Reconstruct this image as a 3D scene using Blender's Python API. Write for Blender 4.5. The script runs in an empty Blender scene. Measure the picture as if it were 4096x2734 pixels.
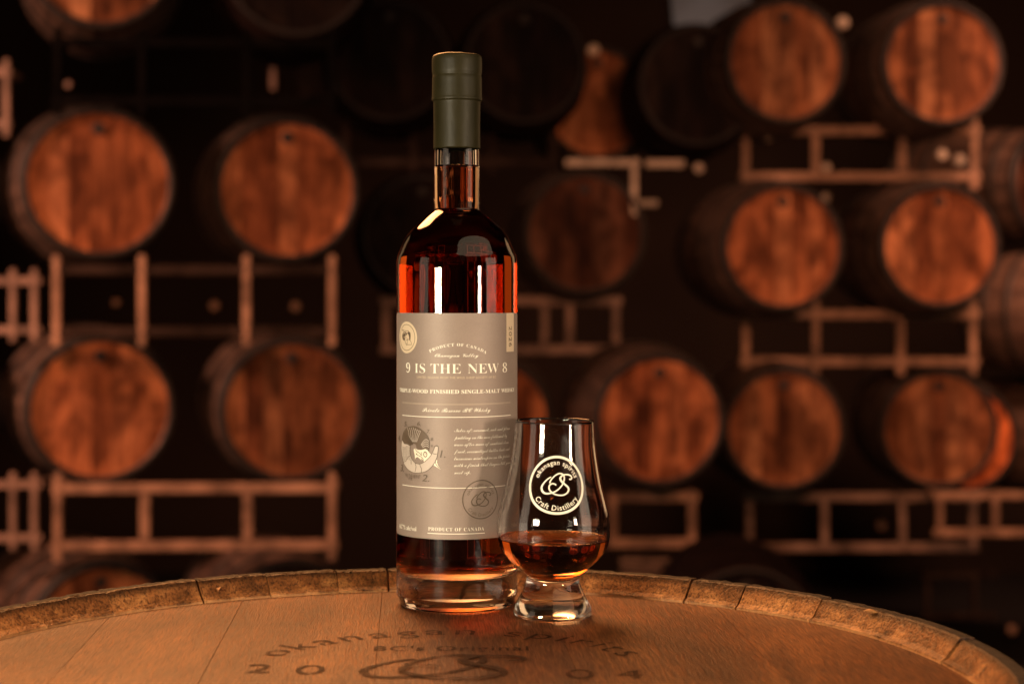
import bpy, bmesh, math, random
from mathutils import Vector, Matrix, noise as mnoise
random.seed(7)
R = math.radians
C = bpy.context.scene.collection
sc = bpy.context.scene

# ------------------------------------------------------------------ camera
F, HY, ZC = 6800.0, 1180.0, 0.181      # focal length / horizon in photo pixels, eye height over the barrel head
cam_d = bpy.data.cameras.new('camera'); cam = bpy.data.objects.new('camera', cam_d); C.objects.link(cam)
cam.location = (0, 0, ZC); cam.rotation_euler = (R(90), 0, 0)
cam_d.sensor_width = 36; cam_d.lens = F/4096*36
cam_d.shift_y = (HY-1367)/4096
cam_d.clip_start = 0.02; cam_d.clip_end = 100
cam_d.dof.use_dof = True; cam_d.dof.focus_distance = 0.958; cam_d.dof.aperture_fstop = 7.8
sc.camera = cam
# ------------------------------------------------------------------ world, lamps, exposure
w = bpy.data.worlds.new('World'); sc.world = w; w.use_nodes = True
w.node_tree.nodes['Background'].inputs[0].default_value = (0.10, 0.05, 0.025, 1)
w.node_tree.nodes['Background'].inputs[1].default_value = 0.09
sc.view_settings.view_transform = 'Standard'; sc.view_settings.look = 'None'
sc.view_settings.exposure = 0; sc.view_settings.gamma = 1
def area(name, loc, target, sx, sy, power, color, spread=180, shape='RECTANGLE'):
    l = bpy.data.lights.new(name, 'AREA'); l.shape = shape; l.size = sx; l.size_y = sy
    l.energy = power; l.color = color; l.spread = R(spread)
    o = bpy.data.objects.new(name, l); C.objects.link(o); o.location = loc
    d = Vector(target)-Vector(loc); o.rotation_euler = d.to_track_quat('-Z', 'Y').to_euler()
    return o
BT = (-0.03, 1.0, 0.12)
area('front_softbox', (1.9, -1.0, 2.7), (0, 1.0, 0.1), 5.0, 2.6, 36, (1.0, 0.72, 0.47), 180, 'ELLIPSE')
area('key_strip', (-0.62, 0.10, 0.175), BT, 0.23, 0.17, 13.5, (1.0, 0.86, 0.62))
area('fill_panel', (0.85, 0.10, 0.20), BT, 0.12, 0.20, 8.5, (1.0, 0.78, 0.56))
area('side_fill_right', (1.15, 0.55, 0.22), BT, 0.5, 0.7, 2.4, (1.0, 0.76, 0.55))  # this and the next: unseen lights added for soft reflections in the glass
area('side_fill_left', (-1.10, 0.45, 0.22), BT, 0.4, 0.7, 1.2, (1.0, 0.76, 0.55))
area('back_lamp', (-0.40, 2.05, 1.20), (-0.03, 0.98, 0.05), 0.95, 0.85, 54, (1.0, 0.42, 0.14), 180, 'ELLIPSE')
area('back_strip_right', (1.10, 2.4, 0.42), (0.0, 1.0, 0.14), 0.42, 0.9, 1.2, (1.0, 0.58, 0.28))
area('back_strip_left', (-1.10, 2.4, 0.42), (0.0, 1.0, 0.14), 0.36, 0.9, 0.5, (1.0, 0.56, 0.26))
area('cellar_fill_left', (-1.1, 3.0, 1.05), (-1.6, 6.4, -0.15), 0.5, 0.5, 15.5, (1.0, 0.41, 0.21), 80)  # this and the next four: unseen lights added to brighten the barrels
area('cellar_fill_right', (1.3, 3.0, 1.05), (2.1, 8.2, -0.1), 0.5, 0.5, 22, (1.0, 0.41, 0.21), 80)
area('cellar_top_fill_left', (-4.2, 4.6, 1.7), (-2.2, 6.8, 0.0), 0.5, 0.5, 60, (1.0, 0.48, 0.32), 90)
area('cellar_edge_fill_right', (1.6, 5.4, 2.3), (3.9, 8.9, 0.30), 0.4, 0.4, 26, (1.0, 0.46, 0.30), 40)
area('cellar_top_fill_right', (3.2, 6.2, 3.4), (3.2, 9.0, 0.3), 0.6, 0.6, 45, (1.0, 0.48, 0.30), 90)
sc.cycles.use_denoising = True
sc.cycles.max_bounces = 24; sc.cycles.transmission_bounces = 24; sc.cycles.glossy_bounces = 8
sc.cycles.diffuse_bounces = 3; sc.cycles.transparent_max_bounces = 12
sc.cycles.caustics_reflective = True; sc.cycles.caustics_refractive = True
sc.cycles.blur_glossy = 0.3
sc.cycles.sample_clamp_indirect = 6

# ------------------------------------------------------------------ materials
def mat(name):
    m = bpy.data.materials.new(name); m.use_nodes = True
    nt = m.node_tree; b = nt.nodes['Principled BSDF']
    return m, nt, b
def N(nt, t, **kw):
    n = nt.nodes.new(t)
    for k, v in kw.items():
        if k in n.inputs.keys() if isinstance(k, str) else False: n.inputs[k].default_value = v
        else: setattr(n, k, v)
    return n
def L(nt, a, b): nt.links.new(a, b)
def ramp(nt, fac, stops):
    r = nt.nodes.new('ShaderNodeValToRGB'); e = r.color_ramp.elements
    while len(e) < len(stops): e.new(0.5)
    for k, (p, c) in enumerate(stops):
        e[k].position = p; e[k].color = (*c, 1) if len(c) == 3 else c
    L(nt, fac, r.inputs[0]); return r
def coords(nt, scale, rot=(0, 0, 0), loc=(0, 0, 0), kind='Object'):
    tc = nt.nodes.new('ShaderNodeTexCoord'); mp = nt.nodes.new('ShaderNodeMapping')
    mp.inputs['Scale'].default_value = scale; mp.inputs['Rotation'].default_value = rot
    mp.inputs['Location'].default_value = loc
    L(nt, tc.outputs[kind], mp.inputs['Vector']); return mp.outputs[0]
def nz(nt, vec, scale, detail=4, rough=0.5, dist=0.0, dim='4D', wsock=None):
    n = nt.nodes.new('ShaderNodeTexNoise'); n.noise_dimensions = dim
    n.inputs['Scale'].default_value = scale; n.inputs['Detail'].default_value = detail
    n.inputs['Roughness'].default_value = rough; n.inputs['Distortion'].default_value = dist
    L(nt, vec, n.inputs['Vector'])
    if wsock is not None: L(nt, wsock, n.inputs['W'])
    return n.outputs['Fac']
def rnd(nt, mul=50):
    o = nt.nodes.new('ShaderNodeObjectInfo'); m = nt.nodes.new('ShaderNodeMath'); m.operation = 'MULTIPLY'
    m.inputs[1].default_value = mul; L(nt, o.outputs['Random'], m.inputs[0]); return m.outputs[0], o.outputs['Random']
def mth(nt, op, a, b=None):
    m = nt.nodes.new('ShaderNodeMath'); m.operation = op
    for i, v in enumerate((a, b)):
        if v is None: continue
        if isinstance(v, (int, float)): m.inputs[i].default_value = v
        else: L(nt, v, m.inputs[i])
    return m.outputs[0]
def mixc(nt, fac, a, b, mode='MIX'):
    m = nt.nodes.new('ShaderNodeMix'); m.data_type = 'RGBA'; m.blend_type = mode
    for i, v in ((0, fac), (6, a), (7, b)):
        if isinstance(v, (int, float)): m.inputs[i].default_value = v
        elif isinstance(v, tuple): m.inputs[i].default_value = (*v, 1)
        else: L(nt, v, m.inputs[i])
    return m.outputs[2]
def bump(nt, b, h, strength, dist):
    bp = nt.nodes.new('ShaderNodeBump'); bp.inputs['Strength'].default_value = strength
    bp.inputs['Distance'].default_value = dist; L(nt, h, bp.inputs['Height']); L(nt, bp.outputs[0], b.inputs['Normal'])
def simple(name, col, rough=0.5, metal=0.0, spec=0.5):
    m, nt, b = mat(name); b.inputs['Base Color'].default_value = (*col, 1)
    b.inputs['Roughness'].default_value = rough; b.inputs['Metallic'].default_value = metal
    b.inputs['Specular IOR Level'].default_value = spec
    return m

def m_headwood():
    m, nt, b = mat('oak_head'); W, r1 = rnd(nt)
    v = coords(nt, (1, 1, 1))
    vs = coords(nt, (9, 1.3, 9))
    warp = nt.nodes.new('ShaderNodeTexNoise'); warp.inputs['Scale'].default_value = 9; L(nt, v, warp.inputs['Vector'])
    va = nt.nodes.new('ShaderNodeVectorMath'); va.operation = 'MULTIPLY_ADD'
    L(nt, warp.outputs['Color'], va.inputs[0]); va.inputs[1].default_value = (.5, .08, .0); L(nt, vs, va.inputs[2])
    big = nz(nt, va.outputs[0], 3.2, 3, .5, .4, wsock=W)
    fib = nz(nt, va.outputs[0], 34, 5, .62, .6, wsock=W)
    # short raised flecks of the sawn oak
    vf = coords(nt, (1250, 60, 1)); w2 = nt.nodes.new('ShaderNodeTexNoise'); w2.inputs['Scale'].default_value = 55; L(nt, v, w2.inputs['Vector'])
    vb = nt.nodes.new('ShaderNodeVectorMath'); vb.operation = 'MULTIPLY_ADD'
    L(nt, w2.outputs['Color'], vb.inputs[0]); vb.inputs[1].default_value = (5.0, .5, 0); L(nt, vf, vb.inputs[2])
    fleck = nz(nt, vb.outputs[0], 1.0, 3, .55, .2, wsock=W)
    c = ramp(nt, big, [(.28, (.056, .018, .005)), (.5, (.112, .038, .0105)), (.74, (.185, .070, .020))]).outputs[0]
    f2 = ramp(nt, fib, [(.30, (.62, .55, .48)), (.52, (1, 1, 1)), (.75, (1.12, 1.12, 1.1))]).outputs[0]
    c = mixc(nt, .8, c, f2, 'MULTIPLY')
    f3 = ramp(nt, fleck, [(.36, (.48, .40, .32)), (.52, (1, 1, 1)), (.66, (1.8, 1.75, 1.6))]).outputs[0]
    c = mixc(nt, .9, c, f3, 'MULTIPLY')
    st = ramp(nt, nz(nt, v, 14, 4, .6, .3), [(.36, (.50, .42, .36)), (.60, (1.05, 1.05, 1.05))]).outputs[0]
    c = mixc(nt, .55, c, st, 'MULTIPLY')
    L(nt, c, b.inputs['Base Color'])
    rr = ramp(nt, fleck, [(.3, (.55,)*3), (.7, (.36,)*3)]).outputs[0]; L(nt, rr, b.inputs['Roughness']); b.inputs['Specular IOR Level'].default_value = .22
    h = mth(nt, 'ADD', mth(nt, 'MULTIPLY', fleck, 1.0), mth(nt, 'MULTIPLY', fib, .6))
    bump(nt, b, h, .45, .0008)
    return m
def m_stave():
    m, nt, b = mat('oak_chime'); W, r1 = rnd(nt)
    v = coords(nt, (1, 1, 1))
    big = nz(nt, v, 55, 5, .6, .6, wsock=W)
    pore = nz(nt, coords(nt, (700, 700, 500)), 1, 3, .6, .2, wsock=W)
    vo = nt.nodes.new('ShaderNodeTexVoronoi'); vo.inputs['Scale'].default_value = 620; L(nt, v, vo.inputs['Vector'])
    c = ramp(nt, big, [(.30, (.060, .022, .006)), (.5, (.185, .070, .021)), (.70, (.38, .175, .060))]).outputs[0]
    tint = ramp(nt, r1, [(0, (.72, .66, .60)), (1, (1.12, 1.08, 1.02))]).outputs[0]
    c = mixc(nt, 1.0, c, tint, 'MULTIPLY')
    p = ramp(nt, pore, [(.36, (.28, .22, .18)), (.5, (1, 1, 1)), (.68, (1.5, 1.45, 1.35))]).outputs[0]
    c = mixc(nt, .85, c, p, 'MULTIPLY')
    dirt = ramp(nt, nz(nt, v, 120, 5, .7, .5), [(.55, (1, 1, 1)), (.68, (.16, .11, .07))]).outputs[0]
    c = mixc(nt, .7, c, dirt, 'MULTIPLY')
    sp = nt.nodes.new('ShaderNodeSeparateXYZ'); L(nt, v, sp.inputs[0])
    edge = mth(nt, 'ADD', mth(nt, 'MULTIPLY', mth(nt, 'SUBTRACT', sp.outputs[2], .8825), 150), mth(nt, 'MULTIPLY', mth(nt, 'SUBTRACT', big, .5), 1.6))
    eg = ramp(nt, edge, [(.12, (1, 1, 1)), (.62, (.10, .075, .055))]).outputs[0]
    c = mixc(nt, .9, c, eg, 'MULTIPLY')
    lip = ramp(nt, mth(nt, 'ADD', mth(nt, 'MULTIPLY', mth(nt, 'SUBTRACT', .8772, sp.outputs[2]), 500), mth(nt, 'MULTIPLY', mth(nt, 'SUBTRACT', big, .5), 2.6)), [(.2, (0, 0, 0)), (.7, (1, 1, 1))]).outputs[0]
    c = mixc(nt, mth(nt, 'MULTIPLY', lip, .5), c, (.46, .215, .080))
    L(nt, c, b.inputs['Base Color']); b.inputs['Roughness'].default_value = .45; b.inputs['Specular IOR Level'].default_value = .15
    h = mth(nt, 'ADD', mth(nt, 'MULTIPLY', pore, .5), mth(nt, 'MULTIPLY', big, 1.0))
    bump(nt, b, h, .9, .0014)
    return m
def m_blackened():
    m, nt, b = mat('stained_stave_outside')
    v = coords(nt, (1, 1, 1)); n = nz(nt, v, 160, 6, .7)
    c = ramp(nt, n, [(.3, (.010, .007, .005)), (.55, (.030, .020, .013)), (.75, (.050, .028, .015))]).outputs[0]
    L(nt, c, b.inputs['Base Color']); b.inputs['Roughness'].default_value = .7; b.inputs['Specular IOR Level'].default_value = .15
    bump(nt, b, n, 1, .002); return m
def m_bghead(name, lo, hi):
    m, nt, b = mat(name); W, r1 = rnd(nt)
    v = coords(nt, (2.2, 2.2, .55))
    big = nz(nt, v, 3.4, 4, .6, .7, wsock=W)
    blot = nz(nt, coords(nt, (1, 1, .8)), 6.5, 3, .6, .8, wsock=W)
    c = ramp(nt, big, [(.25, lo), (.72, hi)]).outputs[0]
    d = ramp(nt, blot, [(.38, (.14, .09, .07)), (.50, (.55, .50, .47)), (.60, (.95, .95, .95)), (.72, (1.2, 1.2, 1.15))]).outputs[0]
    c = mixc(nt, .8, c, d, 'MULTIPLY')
    sx = nt.nodes.new('ShaderNodeSeparateXYZ'); L(nt, coords(nt, (1, 1, 1)), sx.inputs[0])
    rad = mth(nt, 'SQRT', mth(nt, 'ADD', mth(nt, 'MULTIPLY', sx.outputs[0], sx.outputs[0]), mth(nt, 'MULTIPLY', sx.outputs[2], sx.outputs[2])))
    worn = ramp(nt, mth(nt, 'ADD', mth(nt, 'MULTIPLY', rad, 3.0), mth(nt, 'MULTIPLY', blot, .45)), [(.55, (.86, .84, .82)), (.98, (1.25, 1.22, 1.18))]).outputs[0]
    c = mixc(nt, 1.0, c, worn, 'MULTIPLY')
    t = ramp(nt, r1, [(0, (.55, .46, .42)), (.5, (.92, .86, .82)), (1, (1.3, 1.42, 1.5))]).outputs[0]
    c = mixc(nt, 1.0, c, t, 'MULTIPLY')
    L(nt, c, b.inputs['Base Color']); b.inputs['Roughness'].default_value = .75; b.inputs['Specular IOR Level'].default_value = .12
    bump(nt, b, big, .4, .004)
    return m
def m_bgstave():
    m, nt, b = mat('barrel_side_wood'); W, r1 = rnd(nt)
    v = coords(nt, (9, .9, 9)); n = nz(nt, v, 3, 4, .6, .2, wsock=W)
    c = ramp(nt, n, [(.3, (.025, .013, .009)), (.7, (.15, .085, .055))]).outputs[0]
    L(nt, c, b.inputs['Base Color']); b.inputs['Roughness'].default_value = .5; return m
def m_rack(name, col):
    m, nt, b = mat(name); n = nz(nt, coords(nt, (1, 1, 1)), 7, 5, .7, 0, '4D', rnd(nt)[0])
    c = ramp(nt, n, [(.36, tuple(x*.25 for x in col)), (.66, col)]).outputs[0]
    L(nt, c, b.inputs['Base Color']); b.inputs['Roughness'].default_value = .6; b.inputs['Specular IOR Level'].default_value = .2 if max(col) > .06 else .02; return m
def m_glass(name, col=(1, 1, 1), ior=1.5):
    m, nt, b = mat(name)
    b.inputs['Base Color'].default_value = (*col, 1); b.inputs['Roughness'].default_value = 0.0
    b.inputs['Transmission Weight'].default_value = 1.0; b.inputs['IOR'].default_value = ior
    return m
def m_stipple(name, rough):
    m = m_glass(name); m.node_tree.nodes['Principled BSDF'].inputs['Roughness'].default_value = rough; return m
def m_liquid(name, absorb, dens, ztop):
    """whisky against glass (relative index below 1) up to height ztop, whisky against air above it"""
    m = bpy.data.materials.new(name); m.use_nodes = True; nt = m.node_tree
    nt.nodes.remove(nt.nodes['Principled BSDF'])
    g = nt.nodes.new('ShaderNodeBsdfGlass'); g.inputs['Roughness'].default_value = 0
    tc = nt.nodes.new('ShaderNodeTexCoord'); sp = nt.nodes.new('ShaderNodeSeparateXYZ'); L(nt, tc.outputs['Object'], sp.inputs[0])
    gm = nt.nodes.new('ShaderNodeNewGeometry'); sn = nt.nodes.new('ShaderNodeSeparateXYZ'); L(nt, gm.outputs['True Normal'], sn.inputs[0])
    up = mth(nt, 'MULTIPLY', mth(nt, 'GREATER_THAN', sp.outputs[2], ztop), mth(nt, 'GREATER_THAN', mth(nt, 'ABSOLUTE', sn.outputs[2]), .35))
    L(nt, mth(nt, 'ADD', .907, mth(nt, 'MULTIPLY', up, .453)), g.inputs['IOR'])
    L(nt, g.outputs[0], nt.nodes['Material Output'].inputs['Surface'])
    a = nt.nodes.new('ShaderNodeVolumeAbsorption'); a.inputs['Color'].default_value = (*absorb, 1); a.inputs['Density'].default_value = dens
    L(nt, a.outputs[0], nt.nodes['Material Output'].inputs['Volume']); return m
def m_label():
    m, nt, b = mat('label_paper')
    v = coords(nt, (1, 1, 1))
    weave = nz(nt, coords(nt, (5200, 5200, 1300)), 1, 2, .6)
    sp = nz(nt, v, 5200, 1, .5)
    big = nz(nt, v, 60, 3, .5)
    c = ramp(nt, weave, [(.3, (.245, .185, .152)), (.7, (.312, .238, .196))]).outputs[0]
    g = ramp(nt, sp, [(.66, (0, 0, 0)), (.76, (1, 1, 1))]).outputs[0]
    c = mixc(nt, mth(nt, 'MULTIPLY', g, .55), c, (.55, .46, .36))
    bb = ramp(nt, big, [(.3, (.93,)*3), (.7, (1.05,)*3)]).outputs[0]
    c = mixc(nt, 1.0, c, bb, 'MULTIPLY')
    L(nt, c, b.inputs['Base Color']); b.inputs['Roughness'].default_value = .55
    b.inputs['Metallic'].default_value = .15
    bump(nt, b, weave, .25, .00008); return m
def m_capsule():
    m, nt, b = mat('olive_capsule')
    n = nz(nt, coords(nt, (1, 1, .5)), 140, 3, .5); n2 = nz(nt, coords(nt, (1, 1, 1)), 1600, 3, .6)
    c = ramp(nt, n, [(.3, (.016, .0130, .0042)), (.7, (.025, .0200, .0068))]).outputs[0]
    sp = ramp(nt, n2, [(.66, (0, 0, 0)), (.75, (1, 1, 1))]).outputs[0]
    c = mixc(nt, mth(nt, 'MULTIPLY', sp, .35), c, (.16, .13, .07))
    L(nt, c, b.inputs['Base Color']); b.inputs['Roughness'].default_value = .45; b.inputs['Specular IOR Level'].default_value = .2
    bump(nt, b, n, .35, .0008); return m
def m_burn():
    m, nt, b = mat('burnt_branding')
    v = coords(nt, (1, 1, 1)); n = nz(nt, v, 90, 5, .65, .3); n2 = nz(nt, coords(nt, (900, 150, 1)), 1, 2, .5)
    b.inputs['Base Color'].default_value = (.026, .009, .004, 1); b.inputs['Roughness'].default_value = .7; b.inputs['Specular IOR Level'].default_value = .1
    a = ramp(nt, mth(nt, 'ADD', mth(nt, 'MULTIPLY', n, .7), mth(nt, 'MULTIPLY', n2, .3)), [(.36, (.12,)*3), (.52, (.88,)*3)]).outputs[0]
    L(nt, a, b.inputs['Alpha']); return m

M = dict(
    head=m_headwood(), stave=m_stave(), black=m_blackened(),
    hoop=simple('dark_hoop_steel', (.05, .042, .036), .42, .8), 
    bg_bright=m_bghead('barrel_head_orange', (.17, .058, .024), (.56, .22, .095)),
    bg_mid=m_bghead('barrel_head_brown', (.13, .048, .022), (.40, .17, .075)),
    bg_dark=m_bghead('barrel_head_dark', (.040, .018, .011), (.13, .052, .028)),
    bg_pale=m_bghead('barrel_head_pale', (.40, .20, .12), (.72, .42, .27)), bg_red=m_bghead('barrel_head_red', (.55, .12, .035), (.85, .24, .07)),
    bg_unlit=m_bghead('barrel_head_unlit', (.008, .005, .004), (.022, .011, .008)),  # shade put into the colour, for barrels lost in the dark
    bstave=m_bgstave(), bhoop=simple('cellar_hoop_steel', (.035, .027, .022), .5, .3, .3),
    bung=simple('bung_dark', (.012, .007, .005), .7),
    rack=m_rack('rack_steel_rusty', (.47, .265, .165)), rack_pale=m_rack('rack_steel_pale', (.80, .62, .46)),  # pale steel has the brightness of lit bars and glints in its colour
    rack_grey=m_rack('rack_steel_grey', (.34, .21, .15)), rack_dark=m_rack('rack_steel_dark', (.045, .028, .021)), rack_unlit=m_rack('rack_steel_unlit', (.004, .003, .0025)),  # the two darkest steels carry the cellar shade in their colour
    floor=simple('cellar_floor', (.012, .008, .006), .8), wall=simple('cellar_wall', (.034, .021, .014), .9, 0, .1),
    glass=m_glass('clear_glass'), nglass=m_glass('nosing_glass_clear', ior=1.46),
    stipple=m_stipple('stippled_glass', .5), foot=m_stipple('pressed_foot_glass', .12), whisky=m_liquid('whisky', (.885, .54, .17), 98, .2553), whisky2=m_liquid('whisky_poured', (.875, .58, .20), 120, (2462-2157)*.96/6800-.0002),
    label=m_label(), cream=simple('cream_print', (.92, .86, .72), .5), soft=simple('faint_cream_print', (.50, .40, .30), .5),
    badge=simple('badge_print', (.66, .52, .36), .5), dark=simple('dark_brown_print', (.105, .072, .046), .55),
    mid=simple('mid_brown_print', (.13, .088, .058), .55), mauve=simple('horn_print', (.55, .46, .39), .55),
    bone=simple('bone_print', (.85, .76, .60), .5), capsule=m_capsule(), burn=m_burn(),
    etch=simple('printed_cream_on_glass', (.84, .77, .62), .45), cork=simple('cork', (.4, .26, .15), .8),
)

# ------------------------------------------------------------------ helpers
def obj(name, me, m=None, parent=None):
    if isinstance(me, bmesh.types.BMesh):
        bm = me; me = bpy.data.meshes.new(name); bm.to_mesh(me); bm.free()
    o = bpy.data.objects.new(name, me); C.objects.link(o)
    if m is not None and not me.materials: me.materials.append(m)
    if parent is not None: o.parent = parent
    return o
def smooth(o, ang=None):
    for p in o.data.polygons: p.use_smooth = True
    if ang: 
        try: o.data.set_sharp_from_angle(angle=R(ang))
        except Exception: pass
    return o
def tag(o, label=None, cat=None, group=None, kind=None):
    if label: o['label'] = label
    if cat: o['category'] = cat
    if group: o['group'] = group
    if kind: o['kind'] = kind
    return o
def empty(name, loc=(0, 0, 0), rz=0, rx=0, ry=0):
    o = bpy.data.objects.new(name, None); C.objects.link(o); o.location = loc; o.rotation_euler = (rx, ry, rz)
    o.empty_display_size = .05; return o
def box(bm, a, b, bev=0.0):
    x0, y0, z0 = a; x1, y1, z1 = b
    g = bmesh.ops.create_cube(bm, size=1, matrix=Matrix.Translation(((x0+x1)/2, (y0+y1)/2, (z0+z1)/2)) @ Matrix.Diagonal((x1-x0, y1-y0, z1-z0, 1)))
    if bev:
        es = {e for v in g['verts'] for e in v.link_edges}
        bmesh.ops.bevel(bm, geom=list(es), offset=bev, segments=2, affect='EDGES')
    return bm
def lathe(prof, seg=128, closed=False, axis='Z'):
    """prof: list of (r, z). returns bmesh"""
    bm = bmesh.new(); rings = []
    for r, z in prof:
        if r < 1e-7: rings.append([bm.verts.new((0, 0, z))])
        else: rings.append([bm.verts.new((r*math.cos(2*math.pi*k/seg), r*math.sin(2*math.pi*k/seg), z)) for k in range(seg)])
    pairs = list(zip(rings[:-1], rings[1:]))
    if closed: pairs.append((rings[-1], rings[0]))
    for a, b in pairs:
        for k in range(seg):
            k2 = (k+1) % seg
            if len(a) == 1 and len(b) == 1: continue
            if len(a) == 1: bm.faces.new((a[0], b[k2], b[k]))
            elif len(b) == 1: bm.faces.new((a[k], a[k2], b[0]))
            else: bm.faces.new((a[k], a[k2], b[k2], b[k]))
    bm.normal_update()
    if axis == 'Y':
        bmesh.ops.rotate(bm, verts=bm.verts, cent=(0, 0, 0), matrix=Matrix.Rotation(R(-90), 3, 'X'))
    return bm
def spline(pts, n=8):
    out = []; P = [Vector(p) for p in pts]
    for i in range(len(P)-1):
        p0 = P[max(i-1, 0)]; p1 = P[i]; p2 = P[i+1]; p3 = P[min(i+2, len(P)-1)]
        for k in range(n):
            t = k/n
            out.append(0.5*((2*p1)+(-p0+p2)*t+(2*p0-5*p1+4*p2-p3)*t*t+(-p0+3*p1-3*p2+p3)*t**3))
    out.append(P[-1]); return out

# flat 2-D artwork: (verts, faces)
class Art:
    def __init__(s): s.bm = bmesh.new(); s.h = s.bm.verts.layers.float.new('lift')
    def poly(s, pts, lift=0.0):
        vs = [s.bm.verts.new((p[0], p[1], 0)) for p in pts]
        for v in vs: v[s.h] = lift
        try: f = s.bm.faces.new(vs); f.normal_update()
        except ValueError: return
        if f.normal.z < 0: f.normal_flip()
        bmesh.ops.triangulate(s.bm, faces=[f])
    def rect(s, x0, y0, x1, y1, lift=0.0): s.poly([(x0, y0), (x1, y0), (x1, y1), (x0, y1)], lift)
    def ring(s, cx, cy, r0, r1, n=96, sx=1, sy=1, lift=0.0):
        a = [[s.bm.verts.new((cx+r*sx*math.cos(2*math.pi*k/n), cy+r*sy*math.sin(2*math.pi*k/n), 0)) for k in range(n)] for r in (r0, r1)]
        for q in a:
            for v in q: v[s.h] = lift
        for k in range(n):
            s.bm.faces.new((a[0][k], a[1][k], a[1][(k+1) % n], a[0][(k+1) % n]))
    def disc(s, cx, cy, r, n=64, sx=1, sy=1, lift=0.0):
        s.poly([(cx+r*sx*math.cos(2*math.pi*k/n), cy+r*sy*math.sin(2*math.pi*k/n)) for k in range(n)], lift)
    def stroke(s, pts, width, n=6, lift=0.0, ramp=0.0):
        """pts (x, y[, width factor]); a ribbon; lift climbs along it so crossings never share a plane"""
        q = spline([(p[0], p[1], p[2] if len(p) > 2 else 1.0) for p in pts], n)
        Lf, Rt = [], []
        for i, p in enumerate(q):
            a = q[max(i-1, 0)]; b = q[min(i+1, len(q)-1)]
            d = Vector((b.x-a.x, b.y-a.y)); 
            if d.length < 1e-9: d = Vector((1, 0))
            d.normalize(); nn = Vector((-d.y, d.x))*width*max(p.z, .05)/2
            l = lift+ramp*i/len(q)
            v1 = s.bm.verts.new((p.x+nn.x, p.y+nn.y, 0)); v2 = s.bm.verts.new((p.x-nn.x, p.y-nn.y, 0)); v1[s.h] = l; v2[s.h] = l
            Lf.append(v1); Rt.append(v2)
        for i in range(len(q)-1): s.bm.faces.new((Rt[i], Rt[i+1], Lf[i+1], Lf[i]))
    def text(s, body, fit=None, size=1.0, shear=0.0, offset=0.0, warp=None, rot=0, spacing=1.0, res=3, lift=0.0):
        """fit = (x0, x1, y0, y1) of the string's own bounding box (cap/baseline measured on a reference)"""
        c = bpy.data.curves.new('t', 'FONT'); c.body = body; c.size = 1; c.shear = shear; c.offset = offset
        c.space_character = spacing; c.resolution_u = res; c.fill_mode = 'FRONT'
        o = bpy.data.objects.new('t', c); C.objects.link(o)
        me = bpy.data.meshes.new_from_object(o.evaluated_get(bpy.context.evaluated_depsgraph_get()))
        bpy.data.objects.remove(o); bpy.data.curves.remove(c)
        xs = [v.co.x for v in me.vertices]; x0, x1 = min(xs), max(xs)
        H = 0.70
        off = len(s.bm.verts)
        vs = []
        for v in me.vertices:
            x, y = (v.co.x-x0)/(x1-x0), v.co.y/H      # 0..1 across, 0..1 from baseline to cap top
            if fit: X, Y = fit[0]+x*(fit[1]-fit[0]), fit[2]+y*(fit[3]-fit[2])
            else: X, Y = (v.co.x-(x0+x1)/2)*size, v.co.y*size
            if rot: X, Y = X*math.cos(rot)-Y*math.sin(rot), X*math.sin(rot)+Y*math.cos(rot)
            if warp: X, Y = warp(X, Y)
            nv = s.bm.verts.new((X, Y, 0)); nv[s.h] = lift; vs.append(nv)
        for p in me.polygons:
            try: s.bm.faces.new([vs[i] for i in p.vertices])
            except ValueError: pass
        bpy.data.meshes.remove(me)
    def cuts(s, sx=None, sy=None):
        bm = s.bm
        bm.normal_update()
        for ax, st in ((0, sx), (1, sy)):
            if not st: continue
            cs = [v.co[ax] for v in bm.verts]; k0 = math.floor(min(cs)/st)+1; k1 = math.ceil(max(cs)/st)
            for k in range(k0, k1):
                co = [0, 0, 0]; no = [0, 0, 0]; co[ax] = k*st; no[ax] = 1
                bmesh.ops.bisect_plane(bm, geom=bm.verts[:]+bm.edges[:]+bm.faces[:], dist=1e-7, plane_co=co, plane_no=no)
    def done(s, fn, name, m, parent, sx=None, sy=None):
        s.cuts(sx, sy); bm = s.bm
        for v in bm.verts: v.co = fn(v.co.x, v.co.y, v[s.h])
        return obj(name, bm, m, parent)
def arc(cx, cy, r, up=True):
    """bend a baseline into an arc: x = distance along it from the middle, y = height above it"""
    if up: return lambda x, y: (cx+(r+y)*math.sin(x/r), cy+(r+y)*math.cos(x/r))
    return lambda x, y: (cx+(r-y)*math.sin(x/r), cy-(r-y)*math.cos(x/r))
def uni(s, up, lo, dig=None, exc={}):
    o = ''
    for ch in s:
        if ch in exc: o += exc[ch]
        elif 'A' <= ch <= 'Z': o += chr(up+ord(ch)-65)
        elif 'a' <= ch <= 'z': o += chr(lo+ord(ch)-97)
        elif dig and '0' <= ch <= '9': o += chr(dig+ord(ch)-48)
        else: o += ch
    return o
serif = lambda s: uni(s, 0x1D400, 0x1D41A, 0x1D7CE)
SCR = {'B': '\u212C', 'E': '\u2130', 'F': '\u2131', 'H': '\u210B', 'I': '\u2110', 'L': '\u2112', 'M': '\u2133', 'R': '\u211B', 'e': '\u212F', 'g': '\u210A', 'o': '\u2134'}
script = lambda s: uni(s, 0x1D4D0, 0x1D4EA)

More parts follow.
